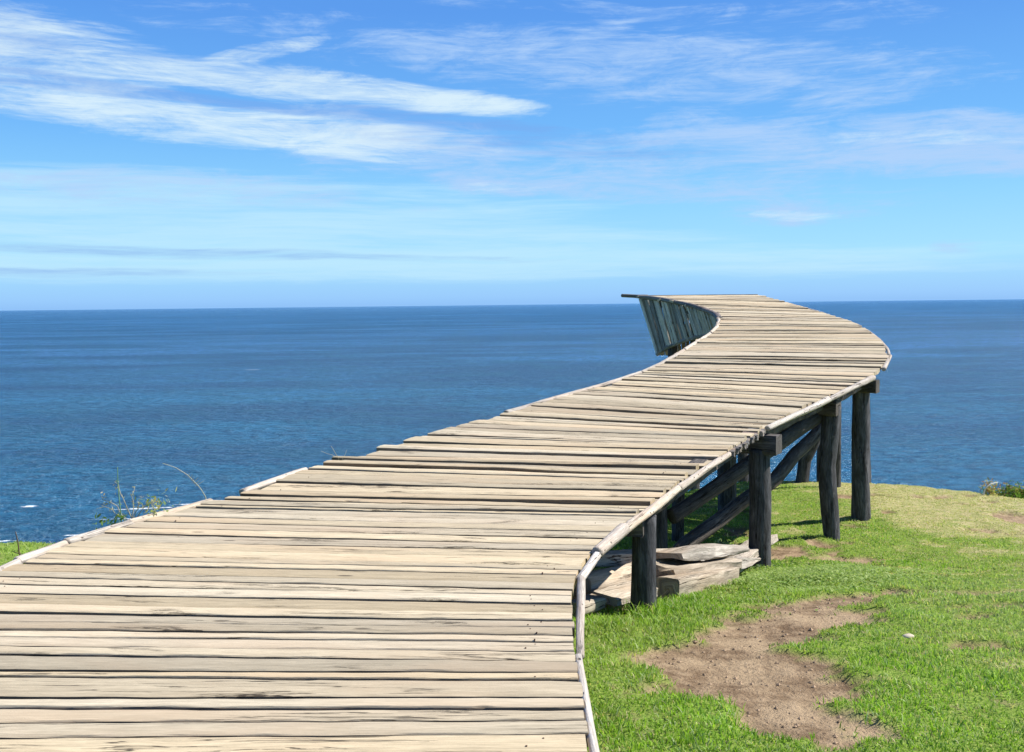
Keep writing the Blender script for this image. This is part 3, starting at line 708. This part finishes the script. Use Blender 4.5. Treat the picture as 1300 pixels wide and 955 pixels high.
# thistly weed behind the left edge
st = []; lv = []
bx, by = -2.35, 5.95; bzz = gz(bx, by)
st.append((wig((bx, by, bzz), (-2.37, 5.93, .30), 7, .004), .0045, (.16, .30, .12)))
for (tx, tz) in ((-2.47, .13), (-2.42, .20), (-2.30, .17), (-2.52, .04), (-2.22, .12), (-2.15, .10)):
    pth = wig((bx + .05, by, -.1), (tx, by + random.uniform(-.06, .06), tz), 6, .008, .05); st.append((pth, .0035, straw_c))
    for p in pth[2:]: 
        for _ in range(3): lv.append(((p[0] + random.gauss(0, .012), p[1] + random.gauss(0, .012), p[2] + random.gauss(0, .012)), random.uniform(.006, .013), random.choice((straw_c, (.40, .30, .14), (.5, .42, .26), (.26, .30, .10)))))
for _ in range(90): lv.append(((-2.17 + random.gauss(0, .045), 5.98 + random.gauss(0, .06), .05 + random.gauss(0, .035)), random.uniform(.01, .022), random.choice(((.2, .28, .08), (.34, .36, .16), (.45, .38, .2)))))
for _ in range(60): lv.append(((-2.36 + random.gauss(0, .07), 5.8 + random.gauss(0, .05), -.0 + random.gauss(0, .02)), random.uniform(.01, .02), random.choice(((.12, .2, .04), (.1, .16, .03)))))
plant('weed', 'tangled half-dry weed with an upright green spike behind the left edge of the boardwalk', 'weed', st, lv, (bx, by, bzz))
# dry stalk
st = [([(-2.02, 6.55, -.6), (-2.02, 6.5, .0), (-2.06, 6.5, .07), (-2.14, 6.5, .155), (-2.22, 6.5, .205), (-2.30, 6.5, .232)], .0042, (.48, .45, .30))]
for k in range(6): st.append((wig((-2.13 + .008 * k, 6.5, .14 - .012 * k), (-2.13 + .016 * k + .01, 6.5 + random.uniform(-.03, .03), .17 - .012 * k), 3, .002), .002, (.3, .28, .16)))
plant('dry_grass_stalk', 'single pale dry grass stalk arching over the left edge of the boardwalk', 'grass stalk', st, [], (-2.02, 6.55, gz(-2.02, 6.55)))
st = [(wig((-1.50, 7.9, -.6), (-1.40, 7.95, .03), 5, .004), .003, straw_c), (wig((-1.40, 7.95, .03), (-1.46, 7.95, .13), 5, .006), .0022, straw_c), (wig((-1.38, 7.95, .0), (-1.34, 7.98, .09), 4, .005), .002, straw_c), (wig((-1.40, 7.95, .03), (-1.54, 7.95, .09), 5, .004), .002, straw_c)]
plant('dry_twig', 'thin forked dry twig behind the left edge halfway along', 'twig', st, [], (-1.5, 7.9, gz(-1.5, 7.9)))
# thin brown stem in the left grass patch
st = [(wig((-3.3, 6.6, gz(-3.3, 6.6)), (-3.33, 6.6, gz(-3.3, 6.6) + .18), 4, .006), .006, (.12, .08, .05)), (wig((-3.3, 6.6, gz(-3.3, 6.6) + .03), (-3.36, 6.6, gz(-3.3, 6.6) + .05), 3, .004), .004, (.12, .08, .05))]
plant('bare_twig', 'short bare brown twig standing in the grass at the far left', 'twig', st, [], (-3.3, 6.6, gz(-3.3, 6.6)))
# shrub at the brink, far right
st = []; lv = []
sx, sy = 6.95, 14.05; sz = gz(sx, sy)
for k in range(6):
    tx = sx + random.uniform(-.1, .9); e = (tx, sy + random.uniform(-.3, .4), sz + random.uniform(.10, .22)); pth = wig((sx + .25, sy, sz), e, 5, .03, .05); st.append((pth, .01, (.13, .09, .05)))
    for p in pth[1:]:
        for _ in range(60): lv.append(((p[0] + random.gauss(0, .07), p[1] + random.gauss(0, .08), p[2] + random.gauss(0, .05)), random.uniform(.012, .03), random.choice(((.08, .15, .03), (.13, .2, .05), (.05, .09, .02), (.3, .28, .12), (.22, .12, .07)))))
for _ in range(220): lv.append(((6.72 + random.gauss(0, .05), sy - .1 + random.gauss(0, .06), sz + .22 + random.gauss(0, .09)), random.uniform(.015, .03), random.choice(((.28, .16, .09), (.36, .28, .13), (.42, .38, .2), (.16, .15, .05)))))
for _ in range(2200): lv.append(((7.35 + random.gauss(0, .25), sy + random.gauss(0, .2), sz + .09 + random.gauss(0, .06)), random.uniform(.015, .035), random.choice(((.08, .16, .03), (.12, .2, .05), (.05, .1, .02)))))
plant('shrub', 'low coastal shrub with reddish dead sprig at the brink on the far right', 'shrub', st, lv, (sx + .25, sy, sz))
t0_ = gz(6.55, 13.8)
plant('bare_twig', 'curved bleached white twig at the brink just left of the low shrub', 'twig', [([(6.55, 13.8, t0_), (6.58, 13.8, t0_ + .10), (6.66, 13.8, t0_ + .16), (6.78, 13.85, t0_ + .17)], .011, (.75, .72, .66))], [], (6.55, 13.8, t0_))
# pale leafy weed behind the logs
lv = []; wx_, wy_ = 1.98, 9.15; wz = gz(wx_, wy_)
for _ in range(420):
    lv.append(((wx_ + random.gauss(0, .075), wy_ + random.gauss(0, .08), wz + abs(random.gauss(0, .10)) + .03), random.uniform(.012, .026), random.choice(((.30, .40, .20), (.22, .33, .12), (.42, .48, .30)))))
st = [(wig((wx_, wy_, wz), (wx_ + random.uniform(-.1, .1), wy_, wz + .2), 4, .01), .004, green_c) for _ in range(6)]
plant('leafy_weed', 'pale grey-green leafy weed in front of the earth bank behind the logs', 'weed', st, lv, (wx_, wy_, wz))

# ------------------------------------------------------------------ sea
me = bpy.data.meshes.new('water'); Rr = 90000
ring = [(math.cos(2 * math.pi * k / 96) * Rr, math.sin(2 * math.pi * k / 96) * Rr, -60) for k in range(96)]
me.from_pydata(ring, [], [tuple(range(96))]); me.update()
sea = bpy.data.objects.new('water', me); C.objects.link(sea); tag(sea, kind='structure')
m, n, b, out = new_mat('sea_water'); me.materials.append(m)
pos = n.node('ShaderNodeNewGeometry').outputs['Position']
sepx = n.node('ShaderNodeSeparateXYZ'); n.l.new(pos, sepx.inputs[0])
px_, py_ = sepx.outputs[0], sepx.outputs[1]
dist = n.math('POWER', n.math('ADD', n.math('MULTIPLY', px_, px_), n.math('MULTIPLY', py_, py_)), .5)
sw = n.mapping(pos, (.6, 1, 1), rot=(0, 0, R(-6)))
w1 = n.noise(sw, .045, 5, .62, .4); w2 = n.noise(sw, .22, 5, .65, .3); w3 = n.noise(sw, .9, 4, .65); w0 = n.noise(n.mapping(pos, (.35, 1, 1), rot=(0, 0, R(4))), .006, 5, .65, .5); w00 = n.noise(n.mapping(pos, (.22, 1, 1), rot=(0, 0, R(2))), .0012, 5, .65, .4)
far_ = n.mapr(dist, 300, 9000, 0, 1)
# log-distance mapping keeps patches at all ranges (wind streaks grow with range in reality too)
base = n.mix(n.mapr(dist, 230, 1500), (.012, .145, .25), (.04, .145, .34))
base = n.mix(n.mapr(w0, .40, .60, .9, 0), base, (.006, .045, .11)); base = n.mix(n.mapr(w00, .4, .62, .5, 0), base, (.008, .045, .13))
base = n.mix(n.mapr(w2, .42, .60, .0, .7), base, (.001, .026, .062)); base = n.mix(n.mapr(w3, .52, .66, .0, n_ := .5) if False else n.mapr(w3, .5, .64, .0, .55), base, (.03, .17, .27))
base = n.mix(n.mapr(w1, .45, .65, .0, .65), base, (.010, .075, .13))
# foam: (x, y, rx, ry, angle, gain)
def ell(cx, cy, rx, ry, ang):
    ca, sa = math.cos(R(ang)), math.sin(R(ang))
    dx = n.math('SUBTRACT', px_, cx); dy = n.math('SUBTRACT', py_, cy)
    u = n.math('DIVIDE', n.math('ADD', n.math('MULTIPLY', dx, ca), n.math('MULTIPLY', dy, sa)), rx)
    v = n.math('DIVIDE', n.math('SUBTRACT', n.math('MULTIPLY', dy, ca), n.math('MULTIPLY', dx, sa)), ry)
    return n.mapr(n.math('ADD', n.math('MULTIPLY', u, u), n.math('MULTIPLY', v, v)), 0, 1, 1, 0)
foam = None
FOAM = [(-113, 303, 17, 1.6, 9), (-100, 309, 12, 1.0, 9), (-151, 308, 4.5, 2.2, 5), (-165, 299, 3, 1.2, 0), (-116, 288, 12, .8, 4), (-118, 268, 7, 1.1, 4), (-137, 262, 8, 1.2, 4), (-150, 281, 6, .8, 4), (-128, 256, 10, 1.2, 2), (-140, 250, 14, 1.4, 0), (-82, 286, 6, .5, 3), (-254, 972, 12, 2.0, 6)]
for f_ in FOAM:
    e = ell(*f_); foam = e if foam is None else n.math('MAXIMUM', foam, e)
fn = n.noise(n.mapping(pos, (.5, 1, 1)), .7, 6, .75)
foam = n.mapr(n.math('ADD', foam, n.math('MULTIPLY', n.math('SUBTRACT', fn, .5), 3.0)), .6, 1.1)
fl = n.noise(n.mapping(pos, (.30, 1, 1)), .16, 6, .74)
caps = n.math('MULTIPLY', n.mapr(fl, .745, .765), n.mapr(dist, 900, 300, 0, .6))
foam = n.math('MAXIMUM', foam, caps)
col = n.mix(foam, base, (.85, .88, .88))
hsum = n.math('ADD', n.math('MULTIPLY', w1, 3.2), n.math('ADD', n.math('MULTIPLY', w2, 2.4), n.math('MULTIPLY', w3, .6)))
nb_ = n.bump(hsum, 2.2, 1.0)
# light coming back out of the water, and the rough wave faces reflecting mostly the higher, deeper sky
df = n.node('ShaderNodeBsdfDiffuse'); n.l.new(col, df.inputs[0]); n.l.new(nb_, df.inputs['Normal'])
gl = n.node('ShaderNodeBsdfGlossy'); gl.inputs[0].default_value = (.64, .84, 1, 1); gl.inputs['Roughness'].default_value = .22; n.l.new(nb_, gl.inputs['Normal'])
fr = n.node('ShaderNodeFresnel'); fr.inputs['IOR'].default_value = 1.333; n.l.new(nb_, fr.inputs['Normal'])
fac = n.math('MULTIPLY', n.mapr(fr.outputs[0], 0.02, .9, .06, .74), n.math('SUBTRACT', 1.0, foam))
mx = n.node('ShaderNodeMixShader'); n.l.new(fac, mx.inputs[0]); n.l.new(df.outputs[0], mx.inputs[1]); n.l.new(gl.outputs[0], mx.inputs[2]); n.l.new(mx.outputs[0], out.inputs[0])

# ------------------------------------------------------------------ sky
wd = bpy.data.worlds.new('World'); sc.world = wd; wd.use_nodes = True; wd.cycles.sampling_method = 'NONE'; wd.node_tree.nodes.clear()
n = N(wd.node_tree); wout = n.node('ShaderNodeOutputWorld'); bg = n.node('ShaderNodeBackground'); bg.inputs[1].default_value = .1
n.l.new(bg.outputs[0], wout.inputs[0])
sky = n.node('ShaderNodeTexSky', sky_type='NISHITA'); sky.sun_disc = False; sky.sun_elevation = R(SUN_EL); sky.sun_rotation = R(SUN_AZ)
sky.altitude = 60; sky.air_density = 1.0; sky.dust_density = .3; sky.ozone_density = 4.0
tc = n.node('ShaderNodeTexCoord').outputs['Generated']; sx_ = n.node('ShaderNodeSeparateXYZ'); n.l.new(tc, sx_.inputs[0])
dx, dy, dzz = sx_.outputs
az = n.math('ARCTAN2', dx, dy); el = n.math('ARCSINE', dzz)          # radians
cvec = n.node('ShaderNodeCombineXYZ'); n.l.new(az, cvec.inputs[0]); n.l.new(el, cvec.inputs[1])
cv_ = cvec.outputs[0]
# fibrous streak noise, slightly slanted
wp = n.node('ShaderNodeTexNoise'); n.l.new(n.mapping(cv_, (3, 8, 1)), wp.inputs['Vector']); wp.inputs['Scale'].default_value = 1; wp.inputs['Detail'].default_value = 3
wv = n.node('ShaderNodeVectorMath', operation='MULTIPLY'); n.l.new(wp.outputs['Color'], wv.inputs[0]); wv.inputs[1].default_value = (.07, .022, 0)
wa = n.node('ShaderNodeVectorMath', operation='ADD'); n.l.new(cv_, wa.inputs[0]); n.l.new(wv.outputs[0], wa.inputs[1])
cw = wa.outputs[0]
s1 = n.noise(n.mapping(cw, (4, 75, 1), rot=(0, 0, R(-1))), 1, 7, .66, .3)
s2 = n.noise(n.mapping(cw, (9, 46, 1), rot=(0, 0, R(7))), 1, 9, .70, .7)
s3 = n.noise(n.mapping(cw, (10, 44, 1), rot=(0, 0, R(-8))), 1, 8, .70, .6)
s4 = n.noise(n.mapping(cw, (16, 230, 1), rot=(0, 0, R(4))), 1, 5, .7, .2)
def cell(X0, Y0, RX, RY, ang=0, soft=1.0):
    # centre and radii in the photograph's own angular scale, as azimuth / elevation
    a0 = math.atan((X0 - 650) / 1264.); e0 = math.atan((386 + (650 - X0) * .0111 - Y0) / 1264. * math.cos(a0))
    rx, ry = RX / 1264., RY / 1264.; ca, sa = math.cos(R(ang)), math.sin(R(ang))
    ddx = n.math('SUBTRACT', wsx, a0 + .035); ddy = n.math('SUBTRACT', wsy, e0 + .011)
    u = n.math('ADD', n.math('MULTIPLY', ddx, ca / rx), n.math('MULTIPLY', ddy, sa / rx))
    v = n.math('SUBTRACT', n.math('MULTIPLY', ddy, ca / ry), n.math('MULTIPLY', ddx, sa / ry))
    return n.mapr(n.math('ADD', n.math('MULTIPLY', u, u), n.math('MULTIPLY', v, v)), 0, soft, 1, 0)
wsep = n.node('ShaderNodeSeparateXYZ'); n.l.new(cw, wsep.inputs[0]); wsx, wsy = wsep.outputs[0], wsep.outputs[1]
def group(lst, nz, gain, lo, hi, top=1.0, fine=.5):
    g = None
    for (e, s) in lst:
        q = n.math('MULTIPLY', cell(*e), s); g = q if g is None else n.math('ADD', g, n.math('MULTIPLY', q, n.math('SUBTRACT', 1.0, g)))
    nn = n.math('ADD', n.math('MULTIPLY', n.math('SUBTRACT', nz, .5), gain), n.math('MULTIPLY', n.math('SUBTRACT', s4, .5), fine))
    return n.mapr(n.math('MULTIPLY', n.math('ADD', g, nn), n.mapr(g, 0, .22)), lo, hi, 0, top)
thick = group([((85, 78, 185, 72, -10), .85), ((40, 50, 120, 40, -20), .4), ((250, 96, 90, 20, -12), .8), ((400, 112, 240, 30, -5), .9), ((570, 128, 170, 21, -6), 1.0), ((180, 158, 260, 30, -5), .8), ((380, 165, 330, 34, -5), .95), ((440, 194, 130, 14, -9), .85), ((335, 70, 100, 14, 14), .65), ((655, 132, 62, 8, -2), .8), ((660, 240, 90, 8, -2), .6), ((1010, 272, 70, 8, -3), .55), ((1120, 180, 200, 12, -5), .4)], s2, 2.3, .14, 1.35, .88, 1.0)
veil = group([((860, 90, 460, 60, -5), .8), ((1100, 185, 360, 50, -6), .85), ((1240, 165, 150, 26, -5), .7), ((1010, 272, 130, 17, -2), .85), ((660, 240, 110, 13, -2), .95), ((640, 205, 460, 60, -5), .7), ((1000, 22, 300, 24, -3), .5), ((620, 12, 260, 12, -1), .4),
              ((880, 175, 150, 12, 0), .9), ((1180, 200, 260, 30, -6), .9), ((880, 240, 420, 30, -4), .5), ((560, 185, 260, 24, -6), .7), ((1215, 312, 50, 12, 0), .7), ((760, 45, 70, 13, 14), .65), ((1050, 128, 110, 14, -5), .6), ((180, 240, 460, 34, -2), .65), ((500, 60, 420, 40, -5), .4)], s3, 2.6, .2, 1.35, .85, 1.1)
low = group([((160, 262, 760, 60, -1), .9), ((350, 330, 1000, 36, 0), 1.0), ((500, 300, 560, 16, 0), .8), ((900, 335, 700, 26, 0), .6), ((60, 285, 300, 14, 0), .8)], s1, 1.9, .15, 1.25, .72, .5)
grey = group([((250, 127, 340, 9, -4.5), 1.0), ((80, 116, 180, 8, -2), .8), ((540, 150, 220, 12, -4), .85), ((170, 318, 420, 11, -1.2), .75), ((560, 328, 300, 7, -1), .5), ((640, 180, 380, 30, -4), .6), ((100, 345, 360, 9, 0), .6), ((40, 60, 80, 46, 0), .5), ((300, 95, 200, 20, -6), .35)], s1, 1.7, .25, 1.15, .62, .9)
rmp = n.node('ShaderNodeValToRGB'); rmp.color_ramp.interpolation = 'LINEAR'
n.l.new(n.math('MULTIPLY', el, 1.0), rmp.inputs[0])
stops = [(0.0, (.24, .52, .96)), (.008, (.28, .58, 1.0)), (.045, (.36, .74, 1.0)), (.10, (.27, .65, 1.0)), (.17, (.16, .48, .97)), (.28, (.10, .33, .86)), (.7, (.06, .20, .60)), (1.0, (.05, .16, .5))]
while len(rmp.color_ramp.elements) < len(stops): rmp.color_ramp.elements.new(.5)
for e_, (p_, c__) in zip(rmp.color_ramp.elements, stops): e_.position = p_; e_.color = c__ + (1,)
def sc3(v, k=5.75):
    nd = n.node('ShaderNodeVectorMath', operation='SCALE'); n.l.new(v, nd.inputs[0]); nd.inputs['Scale'].default_value = k; return nd.outputs[0]
clear = n.mix(.93, sky.outputs[0], sc3(rmp.outputs[0]))
def w_(c, k=5.75): return tuple(v * k for v in c)
c_ = n.mix(low, clear, w_((.56, .84, 1.0))); c_ = n.mix(veil, c_, w_((.46, .66, .97))); c_ = n.mix(thick, c_, w_((.76, .92, .99))); c_ = n.mix(grey, c_, w_((.20, .40, .84)))
n.l.new(c_, bg.inputs[0])

# ------------------------------------------------------------------ sun
sd = bpy.data.lights.new('sun', 'SUN'); sd.energy = 4.8; sd.angle = R(.53); sd.color = (1.0, .955, .88)
so = bpy.data.objects.new('sun', sd); C.objects.link(so)
from mathutils import Vector, Matrix
dv = Vector((math.sin(R(SUN_AZ)) * math.cos(R(SUN_EL)), math.cos(R(SUN_AZ)) * math.cos(R(SUN_EL)), math.sin(R(SUN_EL))))
so.rotation_euler = dv.to_track_quat('Z', 'Y').to_euler(); so.location = (20, 2, 30)

# ------------------------------------------------------------------ camera
cd = bpy.data.cameras.new('camera'); cam = bpy.data.objects.new('camera', cd); C.objects.link(cam); sc.camera = cam
cd.sensor_width = 36; cd.sensor_fit = 'HORIZONTAL'; cd.lens = 36 * 1264 / 1300; cd.shift_y = -44.5 / 1300; cd.clip_start = .05; cd.clip_end = 300000
pitch = math.atan((433 - 386.3) / 1264)
mt = Matrix.Rotation(math.pi / 2 - pitch, 4, 'X') @ Matrix.Rotation(R(-.64), 4, 'Z'); mt.translation = (0, 0, EYE)
cam.matrix_world = mt
sc.view_settings.view_transform = 'Standard'; sc.view_settings.look = 'None'; sc.view_settings.gamma = 1; sc.view_settings.exposure = 0.8
sc.render.resolution_x = 1024; sc.render.resolution_y = 752
sc.cycles.max_bounces = 4; sc.cycles.diffuse_bounces = 2; sc.cycles.glossy_bounces = 2
